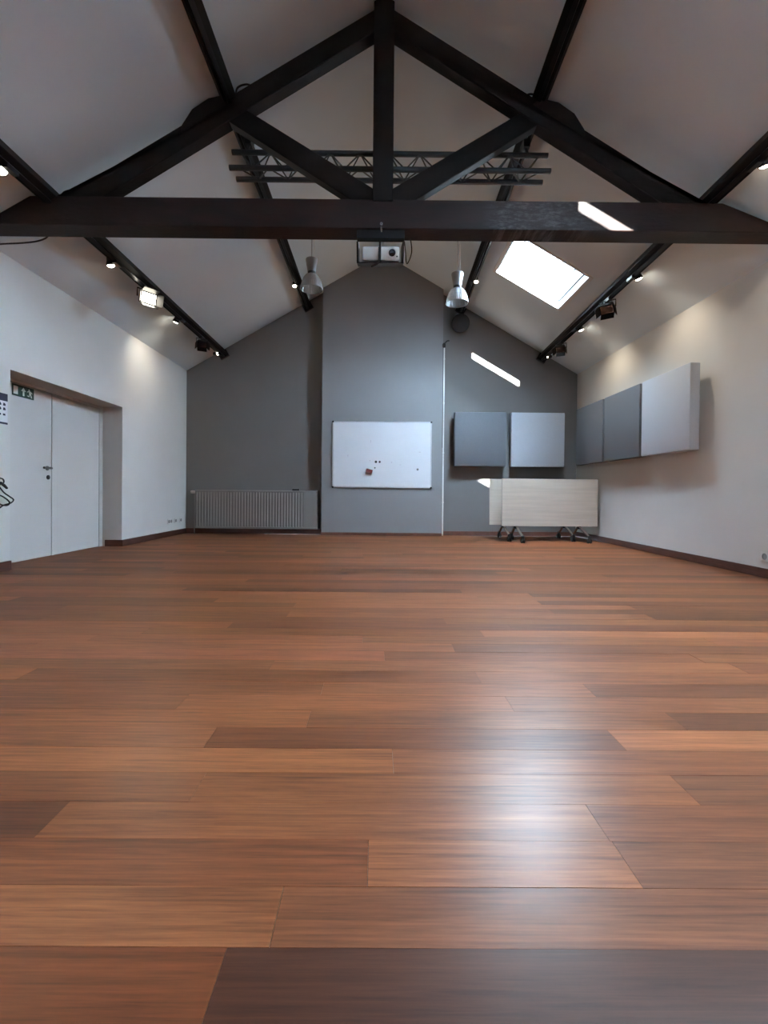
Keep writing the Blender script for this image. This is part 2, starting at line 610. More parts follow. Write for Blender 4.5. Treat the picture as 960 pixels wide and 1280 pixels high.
def tone_random():
    t = random.choice([0.55, 0.68, 0.8, 0.9, 1.0, 1.0, 1.1, 1.2, 1.35, 1.5])
    t *= random.uniform(0.94, 1.06)
    return (t, t * random.uniform(0.88, 1.0), t * random.uniform(0.82, 1.0))


XA, XZ = XL - 0.0, XR + 0.0
k_last = int(math.ceil((YB - Y0) / PW))
nplank = 0
for k in range(-2, k_last):
    y0 = Y0 + k * PW
    if k in ROWS:
        js = [px_x(x, y0 + PW / 2) for x in ROWS[k][0]]
        tones = list(ROWS[k][1])
        left, right = [], []
        x = js[0] - random.uniform(1.5, 2.2)
        while x > XA + 0.5:
            left.insert(0, x)
            x -= random.uniform(1.4, 2.4)
        x = js[-1] + random.uniform(1.5, 2.2)
        while x < XZ - 0.5:
            right.append(x)
            x += random.uniform(1.4, 2.4)
        cuts = [XA] + left + js + right + [XZ]
        tn = [tone_random() for _ in left] + tones + [tone_random() for _ in right]
    else:
        cuts = [XA]
        x = XA + random.uniform(0.4, 2.0)
        while x < XZ - 0.4:
            cuts.append(x)
            x += random.uniform(1.3, 2.5)
        cuts.append(XZ)
        tn = [tone_random() for _ in cuts[1:]]
    for a, b, t in zip(cuts, cuts[1:], tn):
        if nplank < 300:
            plank(a, b, y0, t)
            nplank += 1
# boards behind the viewer and under the door recess, never picked apart from here
bmr = bmesh.new()
y = Y0 - 3 * PW
while y > YF - PW:
    x = XA - random.uniform(0, 1.5)
    while x < XZ:
        x2 = x + random.uniform(1.3, 2.5)
        a, b = max(x, XA), min(x2, XZ)
        if b - a > 0.02:
            box(bmr, (a + 0.0008, y + 0.0008, -0.016), (b - 0.0008, y + PW - 0.0008, 0))
        x = x2
    y -= PW
box(bmr, (XL - RECESS - 0.06, DOOR_Y[0], -0.016), (XL, DOOR_Y[1], -0.0005))
rest = obj('floor_boards', bmr, 'floor', floor)
rest['kind'] = 'stuff'
rest.color = (0.95, 0.88, 0.84, 1)

# ------------------------------------------------------------------ skylights (window_1..) and the unseen side windows added for fill daylight
for n, (a, b) in enumerate(SKY):
    w = struct(bpy.data.objects.new('window_%d' % (n + 1), None))
    COL.objects.link(w)
    zc = roof_z(SKX[0])
    w.location = (SKX[0], a, zc)
    sl = Matrix(((1, 0, 0), (0, 1, 0), (-TAN, 0, 1)))

    def sb(x0, x1, y0, y1, h0, h1, bm):
        bb = bmesh.new()
        box(bb, (x0, y0, h0), (x1, y1, h1))
        for v in bb.verts:
            v.co.z += roof_z(v.co.x)
        me = bpy.data.meshes.new('t')
        bb.to_mesh(me)
        bm.from_mesh(me)
        bpy.data.meshes.remove(me)
        bb.free()
        return bm
    X0, X1 = SKX
    fr = bmesh.new()                              # fixed frame on top of the roof opening
    e = 0.05
    sb(X0 - e, X0 + 0.02, a - e, b + e, RT, RT + 0.08, fr)
    sb(X1 - 0.02, X1 + e, a - e, b + e, RT, RT + 0.08, fr)
    sb(X0 + 0.02, X1 - 0.02, a - e, a + 0.01, RT, RT + 0.05, fr)
    sb(X0 + 0.02, X1 - 0.02, b - 0.01, b + e, RT, RT + 0.08, fr)
    obj('frame', fr, 'white_plastic', w)
    pn = bmesh.new()
    sb(X0 + 0.02, X1 - 0.02, a + 0.01, b - 0.01, RT + 0.03, RT + 0.04, pn)
    obj('glass_pane', pn, 'pane', w)
    hd = bmesh.new()                              # ventilation bar along the upper edge, catches at both sides
    sb(X0 + 0.0005, X0 + 0.034, a + 0.04, b - 0.06, 0.02, 0.05, hd)
    obj('handle_bar', hd, 'alu', w)
    ct = bmesh.new()
    sb(X0 - 0.002, X0 + 0.04, b - 0.07, b - 0.045, 0.015, 0.06, ct)
    sb(X0 - 0.002, X0 + 0.04, a + 0.02, a + 0.045, 0.015, 0.06, ct)
    obj('bar_bracket', ct, 'alu', w)
    gk = bmesh.new()                              # grey sash seal along the lower reveal
    sb(X1 - 0.016, X1 - 0.001, a + 0.01, b - 0.01, 0.10, 0.125, gk)
    obj('sash_seal', gk, 'black_plastic', w)
    ln = bmesh.new()                              # thin white lining flush with the ceiling
    sb(X1 - 0.012, X1 + 0.035, a - 0.03, b + 0.03, -0.012, 0.004, ln)
    sb(X0 - 0.035, X0 + 0.006, a - 0.03, b + 0.03, -0.012, 0.004, ln)
    sb(X0 + 0.006, X1 - 0.012, b - 0.006, b + 0.03, -0.012, 0.004, ln)
    sb(X0 + 0.006, X1 - 0.012, a - 0.03, a + 0.006, -0.012, 0.004, ln)
    obj('lining', ln, 'white_plastic', w)

for n, (a, b, x0, x1) in enumerate([(a, b, XL - 0.28, XL - 0.21) for a, b in FILL_WIN_Y] + [(a, b, XR + 0.21, XR + 0.28) for a, b in FILL_WIN_YR]):
    w = struct(bpy.data.objects.new('window_%d' % (n + 3), None))  # made-up window out of view, only lets in extra daylight
    COL.objects.link(w)
    w.location = ((x0 + x1) / 2, a, FILL_WIN_Z[0])
    fr = bmesh.new()
    z0, z1 = FILL_WIN_Z
    box(fr, (x0, a, z0), (x1, a + 0.07, z1))
    box(fr, (x0, b - 0.07, z0), (x1, b, z1))
    box(fr, (x0, a + 0.07, z0), (x1, b - 0.07, z0 + 0.07))
    box(fr, (x0, a + 0.07, z1 - 0.07), (x1, b - 0.07, z1))
    box(fr, (x0, (a + b) / 2 - 0.04, z0 + 0.07), (x1, (a + b) / 2 + 0.04, z1 - 0.07))
    obj('frame', fr, 'white_plastic', w)
    for c, d in ((a + 0.07, (a + b) / 2 - 0.04), ((a + b) / 2 + 0.04, b - 0.07)):
        obj('glass_pane', B((x0 + 0.03, c, z0 + 0.07), (x0 + 0.036, d, z1 - 0.07)), 'pane', w)

# ------------------------------------------------------------------ the double door in its recess
DX = XL - RECESS
door = struct(bpy.data.objects.new('door_1', None))
door.location = (DX, (DOOR_Y[0] + DOOR_Y[1]) / 2, 0)
COL.objects.link(door)
fr = bmesh.new()
box(fr, (DX - 0.06, DOOR_Y[1] - 0.075, 0), (DX + 0.012, DOOR_Y[1], DOOR_Z), 0.003)
box(fr, (DX - 0.06, DOOR_Y[0], 0), (DX + 0.012, DOOR_Y[0] + 0.03, DOOR_Z), 0.003)
box(fr, (DX - 0.06, DOOR_Y[0] + 0.03, DOOR_Z - 0.03), (DX + 0.012, DOOR_Y[1] - 0.075, DOOR_Z), 0.003)
obj('door_frame', fr, 'door', door)
SEAM = 5.55
la = obj('door_leaf', B((DX - 0.045, DOOR_Y[0] + 0.033, 0.006), (DX, SEAM - 0.004, DOOR_Z - 0.034), 0.003), 'door', door)
lb = obj('door_leaf', B((DX - 0.045, SEAM + 0.004, 0.006), (DX + 0.004, DOOR_Y[1] - 0.079, DOOR_Z - 0.034), 0.003), 'door', door)
struct(obj('door_backing', B((DX - 0.14, DOOR_Y[0], 0.0), (DX - 0.06, DOOR_Y[1], DOOR_Z)), 'black_plastic'))
hz, hy = 1.025, SEAM - 0.075
h = bmesh.new()
tube(h, [(DX, hy, hz), (DX + 0.055, hy, hz)], 0.010, 10)
tube(h, spline([(DX + 0.05, hy + 0.005, hz), (DX + 0.056, hy - 0.02, hz), (DX + 0.056, hy - 0.13, hz)], 5), 0.013, 10)
hd = obj('door_handle', h, 'dark_steel', la, True)
obj('rosette', LA([(0.026, 0), (0.026, 0.008), (0.02, 0.010)], (DX, hy, hz), (1, 0, 0)), 'dark_steel', la, True)
obj('lock_cylinder', LA([(0.026, 0), (0.026, 0.008), (0.012, 0.012)], (DX, hy + 0.015, hz - 0.105), (1, 0, 0)), 'black', la, True)
h = bmesh.new()
box(h, (DX + 0.004, SEAM - 0.006, 0.006), (DX + 0.010, SEAM + 0.02, DOOR_Z - 0.034))
obj('meeting_strip', h, 'door', lb)

# emergency exit sign fixed on the door leaf
EX = DX + 0.001
sg = thing('exit_sign', 'small dark green emergency exit pictogram sign on the white door leaf', 'sign', (EX, 5.1, 1.77))
sy0, sy1, sz0, sz1 = 4.945, 5.255, 1.765, 1.885
obj('plate', B((EX, sy0, sz0), (EX + 0.006, sy1, sz1), 0.001), 'sign_green', sg)


def flat_yz(pts, x0, x1, name, m, parent):
    return obj(name, prism(bmesh.new(), pts, x0, x1, 'yz'), m, parent)


p0, p1 = EX + 0.006, EX + 0.0072
flat_yz([(sy0 + 0.015, sz0 + 0.018), (sy0 + 0.075, sz0 + 0.018), (sy0 + 0.075, sz1 - 0.018), (sy0 + 0.015, sz1 - 0.018)], p0, p1, 'door_symbol', 'sign_white', sg)
ac = sy0 + 0.155
flat_yz([(ac - 0.012, sz0 + 0.016), (ac + 0.012, sz0 + 0.016), (ac + 0.012, sz0 + 0.066), (ac + 0.034, sz0 + 0.066), (ac, sz1 - 0.014), (ac - 0.034, sz0 + 0.066), (ac - 0.012, sz0 + 0.066)], p0, p1, 'arrow_symbol', 'sign_white', sg)
rm = bmesh.new()
rc = sy0 + 0.245
head = [(rc - 0.008 + 0.011 * math.cos(t), sz1 - 0.026 + 0.011 * math.sin(t)) for t in [math.pi * k / 5 for k in range(10)]]
prism(rm, head, p0, p1, 'yz')
for q in ([(-0.014, 0.088), (0.012, 0.084), (0.018, 0.050), (-0.004, 0.048)], [(-0.004, 0.052), (0.008, 0.050), (-0.012, 0.030), (-0.034, 0.034), (-0.034, 0.026), (-0.004, 0.022)],
          [(0.004, 0.052), (0.018, 0.050), (0.034, 0.016), (0.022, 0.014)], [(-0.012, 0.088), (-0.040, 0.074), (-0.036, 0.066), (-0.010, 0.076)], [(0.008, 0.086), (0.036, 0.070), (0.036, 0.058), (0.010, 0.074)]):
    prism(rm, [(rc + a, sz0 + 0.0 + b) for a, b in q], p0, p1, 'yz')
obj('running_figure', rm, 'sign_white', sg)

# ------------------------------------------------------------------ roof truss
TD = 0.20
PXK = 0.022
truss = thing('roof_truss', 'dark stained timber roof truss with king post and two diagonal struts', 'roof truss', (PXK, YT + TD / 2, 3.06))
ZTB, ZTT = 3.06, 3.31
tie = [(-3.44, ZTB), (3.57, ZTB), (3.57, ZTB + 0.015), (2.97, ZTT), (-3.12, ZTT), (-3.44, ZTB + 0.12)]


def soften(bm, w=0.006):
    bmesh.ops.bevel(bm, geom=bm.edges[:], offset=w, segments=1, affect='EDGES')
    return bm


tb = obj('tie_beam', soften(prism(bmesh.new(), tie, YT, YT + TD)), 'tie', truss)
kp = [(PXK - 0.088, ZTT - 0.02), (PXK + 0.088, ZTT - 0.02), (PXK + 0.088, 5.0), (PXK, 5.05), (PXK - 0.088, 5.0)]
obj('king_post', soften(prism(bmesh.new(), kp, YT - 0.012, YT + TD + 0.01)), 'beam_v', truss)
for s in (-1, 1):
    def R(x, off=0.0):
        return 5.02 - 0.6145 * x + off
    xa, xb = 0.085, 2.90
    xl = (R(0, -0.195) - ZTT) / 0.6145
    poly = [(xa, R(xa)), (xb, R(xb)), (xb, ZTT - 0.01), (xl, ZTT - 0.01), (xa, R(xa, -0.195))]
    obj('principal_rafter', soften(prism(bmesh.new(), [(PXK + s * a, b) for a, b in poly], YT + 0.03, YT + 0.15)), 'beam', truss)
    st = [(0.085, 3.43), (1.22, 4.115), (1.40, 4.03), (0.24, ZTT - 0.005), (0.085, ZTT - 0.005)]
    obj('strut', soften(prism(bmesh.new(), [(PXK + s * a, b) for a, b in st], YT + 0.04, YT + 0.14)), 'beam', truss)
    cl = [(1.30, R(1.30, -0.06)), (1.36, 4.215), (1.52, 4.18), (1.66, 4.085), (1.75, R(1.75)), (1.75, R(1.75, -0.06))]
    obj('purlin_cleat', soften(prism(bmesh.new(), [(PXK + s * a, b) for a, b in cl], YT + 0.02, YT + 0.16)), 'beam', truss)
pin = bmesh.new()
lathe(pin, [(0.012, 0), (0.012, 0.014), (0.004, 0.016)], (PXK - 0.01, YT + 0.001, ZTB + 0.035), (0, -1, 0), 10)
obj('bolt', pin, 'steel', truss, True)
obj('hanger_rod', T([(PXK - 0.012, YT - 0.004, ZTB + 0.012), (PXK - 0.008, YT + 0.03, ZTB - 0.025), (PXK - 0.004, YT + 0.06, ZTB - 0.03)], 0.006), 'steel', truss)

# ------------------------------------------------------------------ purlins with lamp tracks
PDEP, PWID = 0.115, 0.12
# offset from the ridge at the gable, drift per metre (the two on the skylight slope run slightly askew)
PURL = {'low_door': (CX - 2.97, 0.0, 'long dark low purlin with track lamps above the white double door'),
        'high_door': (CX - 1.43, 0.0, 'long dark high purlin on the slope above the white double door'),
        'high_panel': (1.55, 0.027, 'long dark high purlin on the slope with the skylight'),
        'low_panel': (3.055, 0.027, 'long dark low purlin with track lamps above the acoustic panels')}
cs = math.cos(math.atan(TAN))
sn = math.sin(math.atan(TAN))


def purlin_frame(key, y):
    """point on the ceiling, direction down the slope, direction into the room"""
    px = PURL[key][0] + PURL[key][1] * (y - YB)
    s = 1 if px > CX else -1
    return Vector((px, y, roof_z(px))), Vector((s * cs, 0, -sn)), Vector((-s * sn, 0, -cs))


def purlin_bar(key, y0, y1, a0, a1, d0, d1):
    """straight bar: across the slope a0..a1, depth d0..d1 below the ceiling"""
    bm = bmesh.new()
    rings = []
    for y in (y0, y1):
        o, e, n = purlin_frame(key, y)
        rings.append([bm.verts.new(o + e * a + n * d) for a, d in ((a0, d0), (a1, d0), (a1, d1), (a0, d1))])
    A, C = rings
    bm.faces.new(A)
    bm.faces.new(C[::-1])
    for k in range(4):
        bm.faces.new([A[k], A[(k + 1) % 4], C[(k + 1) % 4], C[k]])
    return bm


for key, (px, dr, lab) in PURL.items():
    pu = thing('roof_purlin', lab, 'beam', (px, YB, roof_z(px)))
    obj('timber', soften(purlin_bar(key, YF, YB + 0.01, -PWID / 2, PWID / 2, -0.01, PDEP), 0.005), 'purlin', pu)
    obj('power_track', purlin_bar(key, 1.0, YB - 0.02, -0.003, 0.033, PDEP - 0.002, PDEP + 0.024), 'track', pu)
    obj('end_bracket', purlin_bar(key, YB - 0.05, YB + 0.005, -0.085, 0.085, PDEP * 0.5 - 0.03, PDEP * 0.5 + 0.095), 'black', pu)


def track_point(key, y):
    o, e, n = purlin_frame(key, y)
    return o + n * (PDEP + 0.024) + e * 0.015


def spot_light(name, loc, aim, watts, angle, parent, blend=1.0, col=(1.0, 0.86, 0.66), size=0.03):
    l = bpy.data.lights.new(name, 'SPOT')
    l.energy = watts
    l.spot_size = math.radians(angle)
    l.spot_blend = blend
    l.color = col
    l.shadow_soft_size = size
    lo = bpy.data.objects.new(name, l)
    COL.objects.link(lo)
    lo.location = loc
    lo.rotation_euler = (Vector(aim) - Vector(loc)).to_track_quat('-Z', 'Y').to_euler()
    lo.parent = parent
    lo.matrix_parent_inverse = world_of(parent).inverted()
    return lo


def spotlight(key, y, aim, label, watts=None, glow='lamp', scale=1.3, group='track spotlights', angle=115, size=0.03):
    p = track_point(key, y)
    aim = Vector(aim)
    t = thing('track_spotlight', label, 'spotlight', p, group)
    s = scale
    obj('adapter', B(p + Vector((-0.018, -0.045, -0.022)) * s, p + Vector((0.018, 0.045, 0.006)) * s, 0.003), 'black', t)
    out = 1 if p.x > CX else -1
    hd = p + Vector((out * 0.075, 0, 0.025 if out > 0 else 0.005))
    obj('stem', T([p + Vector((0, 0, -0.012)), p + Vector((out * 0.035, 0, -0.012)), hd], 0.008 * s), 'black', t)
    d = (aim - hd).normalized()
    obj('housing', LA([(0.012 * s, -0.040 * s), (0.022 * s, -0.036 * s), (0.026 * s, -0.010 * s), (0.036 * s, 0.022 * s), (0.036 * s, 0.028 * s), (0.031 * s, 0.028 * s), (0.028 * s, 0.018 * s)], hd, d, 16), 'black', t, True)
    obj('bulb', LA([(0.0285 * s, 0.018 * s), (0.027 * s, 0.030 * s), (0.018 * s, 0.038 * s), (0.004 * s, 0.041 * s)], hd, d, 16), glow, t, True)
    spot_light('spot_beam', hd + d * 0.075 * s, aim, watts if watts else SPOT_W, angle, t, size=size)
    return t


def floodlight(key, y, aim, label, lit=False, s=1.0):
    p = track_point(key, y)
    aim = Vector(aim)
    t = thing('floodlight', label, 'floodlight', p)
    obj('adapter', B(p + Vector((-0.022, -0.07, -0.03)), p + Vector((0.022, 0.07, 0.006)), 0.004), 'black', t)
    c = p + Vector((0, 0, -0.105 * s))
    d = (aim - c).normalized()
    side = d.cross(Vector((0, 0, 1))).normalized()
    u = side.cross(d)
    mt = Matrix((side, d, u)).transposed().to_4x4()
    mt.translation = c
    yk = bmesh.new()
    r = 0.095 * s
    tube(yk, [c + side * r, c + side * r + Vector((0, 0, 0.085 * s)), c - side * r + Vector((0, 0, 0.085 * s)), c - side * r], 0.007 * s, 6)
    tube(yk, [p + Vector((0, 0, -0.02)), c + Vector((0, 0, 0.085 * s))], 0.009, 6)
    obj('yoke', yk, 'black', t)
    bd = bmesh.new()          # wedge shaped body, wider at the glass
    A = [(-0.05, -0.07, -0.035), (0.05, -0.07, -0.035), (0.05, -0.07, 0.035), (-0.05, -0.07, 0.035)]
    Cc = [(-0.085, 0.03, -0.06), (0.085, 0.03, -0.06), (0.085, 0.03, 0.06), (-0.085, 0.03, 0.06)]
    D = [(-0.085, 0.05, -0.06), (0.085, 0.05, -0.06), (0.085, 0.05, 0.06), (-0.085, 0.05, 0.06)]
    rings = [[bd.verts.new(mt @ (Vector(q) * s)) for q in ring] for ring in (A, Cc, D)]
    for ra, rb in zip(rings, rings[1:]):
        for k in range(4):
            bd.faces.new([ra[k], ra[(k + 1) % 4], rb[(k + 1) % 4], rb[k]])
    bd.faces.new(rings[0][::-1])
    bd.faces.new(rings[-1])
    obj('housing', bd, 'black', t)
    obj('front_glass', B(Vector((-0.072, 0.049, -0.048)) * s, Vector((0.072, 0.053, 0.048)) * s, 0, mt), 'flood' if lit else 'lens', t)
    bn = bmesh.new()          # barn doors
    for sgn in (-1, 1):
        mm = mt @ Matrix.Translation(Vector((sgn * 0.085, 0.05, 0)) * s) @ Matrix.Rotation(-sgn * 0.45, 4, 'Z')
        box(bn, Vector((-0.002, 0, -0.06)) * s, Vector((0.002, 0.085, 0.06)) * s, 0, mm)
        mm = mt @ Matrix.Translation(Vector((0, 0.05, sgn * 0.06)) * s) @ Matrix.Rotation(sgn * 0.45, 4, 'X')
        box(bn, Vector((-0.08, 0, -0.002)) * s, Vector((0.08, 0.075, 0.002)) * s, 0, mm)
    obj('barn_door', bn, 'black', t)
    if lit:
        spot_light('flood_beam', c + d * 0.10 * s, aim, SPOT_W * 0.6, 110, t, 1.0, (1.0, 0.95, 0.87), size=0.06)
    return t


DW = 'track spotlights on the purlin above the door'
PWG = 'track spotlights on the purlin above the acoustic panels'
spotlight('low_door', 3.66, (-1.5, 3.0, 0.0), 'lit track spotlight above the door wall, on the tie beam side away from the whiteboard', watts=6.0, group=DW)
spotlight('low_door', 5.15, (-2.5, 5.8, 0.0), 'lit track spotlight above the double door between the tie beam and the lit floodlight', watts=6.0, group=DW)
floodlight('low_door', 5.80, (1.6, 2.2, 1.9), 'lit black floodlight with open barn doors on the low purlin above the double door', True, 1.15)
spotlight('low_door', 6.84, (XL - 0.05, 7.35, 2.0), 'lit track spotlight between lit floodlight and dark floodlight above the door wall', group=DW)
floodlight('low_door', 7.62, (-1.8, 5.5, 1.0), 'unlit black floodlight on the low purlin above the wall sockets', False, 0.9)
spotlight('low_door', 8.50, (2.3, 6.6, 3.7), 'lit track spotlight at the radiator end of the low door side purlin', watts=SPOT_W * 4.0, angle=80, size=0.12, group=DW)
spotlight('low_panel', 3.62, (XR, 4.2, 1.6), 'lit track spotlight on the panel side purlin, across the tie beam from the skylight', group=PWG)
spotlight('low_panel', 5.47, (XR, 5.75, 1.9), 'lit track spotlight above the pale acoustic panel on the white wall', group=PWG)
floodlight('low_panel', 6.06, (1.6, 4.4, 1.0), 'unlit black floodlight beside the skylight on the low purlin', False, 1.0)
spotlight('low_panel', 7.12, (XR, 7.3, 1.9), 'lit track spotlight between the two unlit floodlights above the acoustic panels', group=PWG)
floodlight('low_panel', 7.72, (1.6, 5.6, 1.0), 'unlit black floodlight near the grey gable wall above the acoustic panels', False, 0.9)
spotlight('low_panel', 8.52, (-2.0, 6.4, 3.6), 'lit track spotlight at the gable end of the low panel side purlin', watts=SPOT_W * 5.0, angle=80, size=0.12, group=PWG)
spotlight('high_door', 7.70, (-0.6, 6.5, 0.0), 'small lit spotlight on the high purlin behind the pendant lamp over the radiator', watts=SPOT_W * 0.2, glow='dim_lamp', scale=1.1, group='small spotlights on the high purlins')
spotlight('high_panel', 7.50, (0.8, 6.5, 0.0), 'small lit spotlight on the high purlin beside the skylight', watts=SPOT_W * 0.2, glow='dim_lamp', scale=1.1, group='small spotlights on the high purlins')

# ------------------------------------------------------------------ lighting truss (triangular lattice)
lt = thing('lighting_truss', 'dark grey triangular lattice lighting truss hanging behind the roof truss', 'lighting truss', (0.09, 4.53, 3.83))
CH = [(4.515, 3.995), (4.436, 3.795), (4.658, 3.835)]
LX0, LX1 = -1.41, 1.59
for (y, z) in CH:
    obj('chord', T([(LX0, y, z), (LX1, y, z)], 0.025, 12), 'truss_alu', lt, True)
nb = 20
for (i, j) in ((0, 1), (1, 2), (0, 2)):
    for k in range(nb):
        xa = LX0 + 0.08 + (LX1 - LX0 - 0.16) * k / nb
        xb = LX0 + 0.08 + (LX1 - LX0 - 0.16) * (k + 1) / nb
        a, b = (CH[i], CH[j]) if k % 2 == 0 else (CH[j], CH[i])
        obj('brace', T([(xa, a[0], a[1]), (xb, b[0], b[1])], 0.007, 6), 'truss_alu', lt)
for x in (-1.27, 1.40):
    obj('hanger_clamp', T([(x, 4.515, 3.995), (x, 4.60, 4.14)], 0.016, 8), 'black', lt)
    obj('hanger_strap', B((x - 0.03, 4.54, 4.10), (x + 0.03, 4.66, 4.19)), 'black', lt)

# ------------------------------------------------------------------ projector in its cage below the tie beam
yp = YT + 0.05
cg = thing('projector_cage', 'black metal projector cage bolted under the tie beam', 'bracket', (PXK, yp, 2.90))
for x in (-0.195, 0.205):
    obj('side_plate', B((x - 0.008, yp, 2.795), (x + 0.008, yp + 0.30, 2.965), 0.002), 'black', cg)
obj('bottom_shelf', B((-0.195, yp, 2.795), (0.205, yp + 0.30, 2.803), 0.002), 'black', cg)
obj('front_strap', B((-0.008, yp - 0.012, 2.80), (0.012, yp - 0.002, 2.965), 0.002), 'black', cg)
obj('strap_tail', T(spline([(0.0, yp - 0.01, 2.81), (-0.03, yp - 0.02, 2.785), (-0.075, yp - 0.02, 2.765)], 5), 0.008, 6), 'black', cg)
pj = thing('projector', 'white video projector with dark round lens inside the black cage', 'projector', (PXK, yp, 2.90))
obj('body', B((-0.155, yp + 0.02, 2.815), (0.175, yp + 0.28, 2.930), 0.018), 'white_plastic', pj, True)
obj('front_recess', B((-0.012, yp + 0.012, 2.822), (0.008, yp + 0.03, 2.925), 0.002), 'black_plastic', pj)
obj('lens_ring', LA([(0.046, 0), (0.046, 0.018), (0.034, 0.018), (0.031, 0.006)], (0.108, yp + 0.02, 2.88), (0, -1, 0), 28), 'white_plastic', pj, True)
obj('lens', LA([(0.031, 0.0), (0.030, 0.010), (0.018, 0.015), (0.003, 0.017)], (0.108, yp + 0.018, 2.88), (0, -1, 0), 24), 'lens', pj, True)
obj('button', LA([(0.007, 0), (0.006, 0.004)], (0.152, yp + 0.02, 2.852), (0, -1, 0), 10), 'dark_green', pj)
for x in (-0.11, 0.12):
    obj('foot', LA([(0.014, 0), (0.014, 0.012)], (x, yp + 0.07, 2.806), (0, 0, 1), 12), 'white_plastic', pj)
cg.rotation_euler.x = pj.rotation_euler.x = math.radians(20)      # both tipped towards the room
mount = tag(obj('mounting_block', B((-0.20, YT + 0.02, 2.988), (0.215, YT + 0.09, ZTB - 0.001), 0.004), 'black'), 'flat black block between the tie beam and the projector cage', 'mount')
tag(obj('video_cable', T(spline([(0.22, yp + 0.1, 3.03), (0.23, yp + 0.1, 2.94), (0.245, yp + 0.1, 2.83), (0.285, yp + 0.1, 2.93), (0.275, yp + 0.1, 3.055)], 7), 0.005, 6), 'black_plastic'),
    'thin black cable looping down beside the projector cage', 'cable')

# ------------------------------------------------------------------ pendant lamps
def pendant(x, y, z, label):
    """z: rim height of the dome"""
    t = thing('pendant_lamp', label, 'pendant lamp', (x, y, roof_z(x)), 'clear dome pendant lamps')
    obj('ceiling_rose', LA([(0.045, 0.0), (0.045, -0.02), (0.02, -0.035)], (x, y, roof_z(x) + 0.012), (0, 0, 1), 20), 'alu', t, True)
    obj('suspension_cable', T([(x, y, z + 0.40), (x, y, roof_z(x))], 0.0035, 6), 'black_plastic', t)
    obj('power_cable', T(spline([(x + 0.03, y, z + 0.40), (x + 0.034, y, z + 0.6), (x + 0.01, y, roof_z(x) - 0.02)], 6), 0.003, 6), 'white_plastic', t)
    obj('lamp_cap', LA([(0.02, 0.42), (0.082, 0.415), (0.084, 0.40), (0.058, 0.25), (0.055, 0.235)], (x, y, z), (0, 0, 1), 28), 'cap_grey', t, True)
    obj('collar', LA([(0.050, 0.245), (0.056, 0.238), (0.056, 0.212), (0.052, 0.205)], (x, y, z), (0, 0, 1), 28), 'black', t, True)
    pr = [(0.060, 0.205), (0.085, 0.19), (0.112, 0.155), (0.133, 0.105), (0.146, 0.055), (0.154, 0.0)]
    sh = obj('glass_shade', LA(pr, (x, y, z), (0, 0, 1), 72, 0.008, capped=False), 'shade', t, False)
    rb = bmesh.new()
    n = 48
    tube(rb, [(x + 0.155 * math.cos(2 * math.pi * k / n), y + 0.155 * math.sin(2 * math.pi * k / n), z) for k in range(n + 1)], 0.004, 6)
    obj('rim', rb, 'shade', sh)
    obj('bulb', LA([(0.012, 0.20), (0.022, 0.17), (0.028, 0.12), (0.022, 0.085), (0.004, 0.078)], (x, y, z), (0, 0, 1), 16), 'white_plastic', t, True)
    return t


pendant(-0.945, 6.6, 3.60, 'clear dome pendant lamp with grey cap hanging over the radiator side')
pendant(1.085, 6.6, 3.425, 'clear dome pendant lamp with grey cap hanging beside the skylight')

# ------------------------------------------------------------------ things on the grey gable wall
wb = thing('whiteboard', 'white magnetic board in slim aluminium frame on the chimney breast', 'whiteboard', (0.072, YBR, 0.861))
wx0, wx1, wz0, wz1 = -0.827, 0.972, 0.861, 2.066
obj('writing_surface', B((wx0 + 0.01, YBR - 0.0235, wz0 + 0.01), (wx1 - 0.01, YBR, wz1 - 0.01)), 'board', wb)
for nm, lo, hi in (('frame_rail', (wx0, wz0), (wx1, wz0 + 0.022)), ('frame_rail', (wx0, wz1 - 0.022), (wx1, wz1)), ('frame_rail', (wx0, wz0 + 0.022), (wx0 + 0.022, wz1 - 0.022)), ('frame_rail', (wx1 - 0.022, wz0 + 0.022), (wx1, wz1 - 0.022))):
    obj(nm, B((lo[0], YBR - 0.024, lo[1]), (hi[0], YBR, hi[1]), 0.003), 'alu', wb)
for x in (wx0, wx1):
    for z in (wz0, wz1):
        sx, sz = (1 if x == wx0 else -1), (1 if z == wz0 else -1)
        obj('corner_cap', B((min(x - sx * 0.004, x + sx * 0.03), YBR - 0.0245, min(z - sz * 0.004, z + sz * 0.03)), (max(x - sx * 0.004, x + sx * 0.03), YBR, max(z - sz * 0.004, z + sz * 0.03)), 0.006), 'black_plastic', wb)


def wpos(px, py):
    return (px - 472) / 68.9, CAMH + (616 - py) / 68.9


yw = YBR - 0.0235
for (px, py, w, hgt) in ((462.8, 552, 0.012, 0.05), (434.5, 570, 0.014, 0.03), (462, 576, 0.022, 0.02), (489, 578, 0.02, 0.02), (500, 581, 0.025, 0.012), (524, 565, 0.035, 0.014)):
    x, z = wpos(px, py)
    obj('marker_smudge', B((x - w / 2, yw - 0.0006, z - hgt / 2), (x + w / 2, yw, z + hgt / 2)), 'smudge', wb)
x, z = wpos(461.2, 589.5)
er = thing('board_eraser', 'small maroon topped board eraser stuck tilted on the whiteboard', 'eraser', (x, yw, z))
mt = Matrix.Translation((x, yw - 0.0015, z)) @ Matrix.Rotation(math.radians(14), 4, 'Y')
obj('eraser_grip', B((-0.058, -0.03, -0.025), (0.058, -0.012, 0.04), 0.006, mt), 'red', er)
obj('eraser_pad', B((-0.062, -0.014, -0.045), (0.06, 0.0, 0.042), 0.004, mt), 'white_plastic', er)
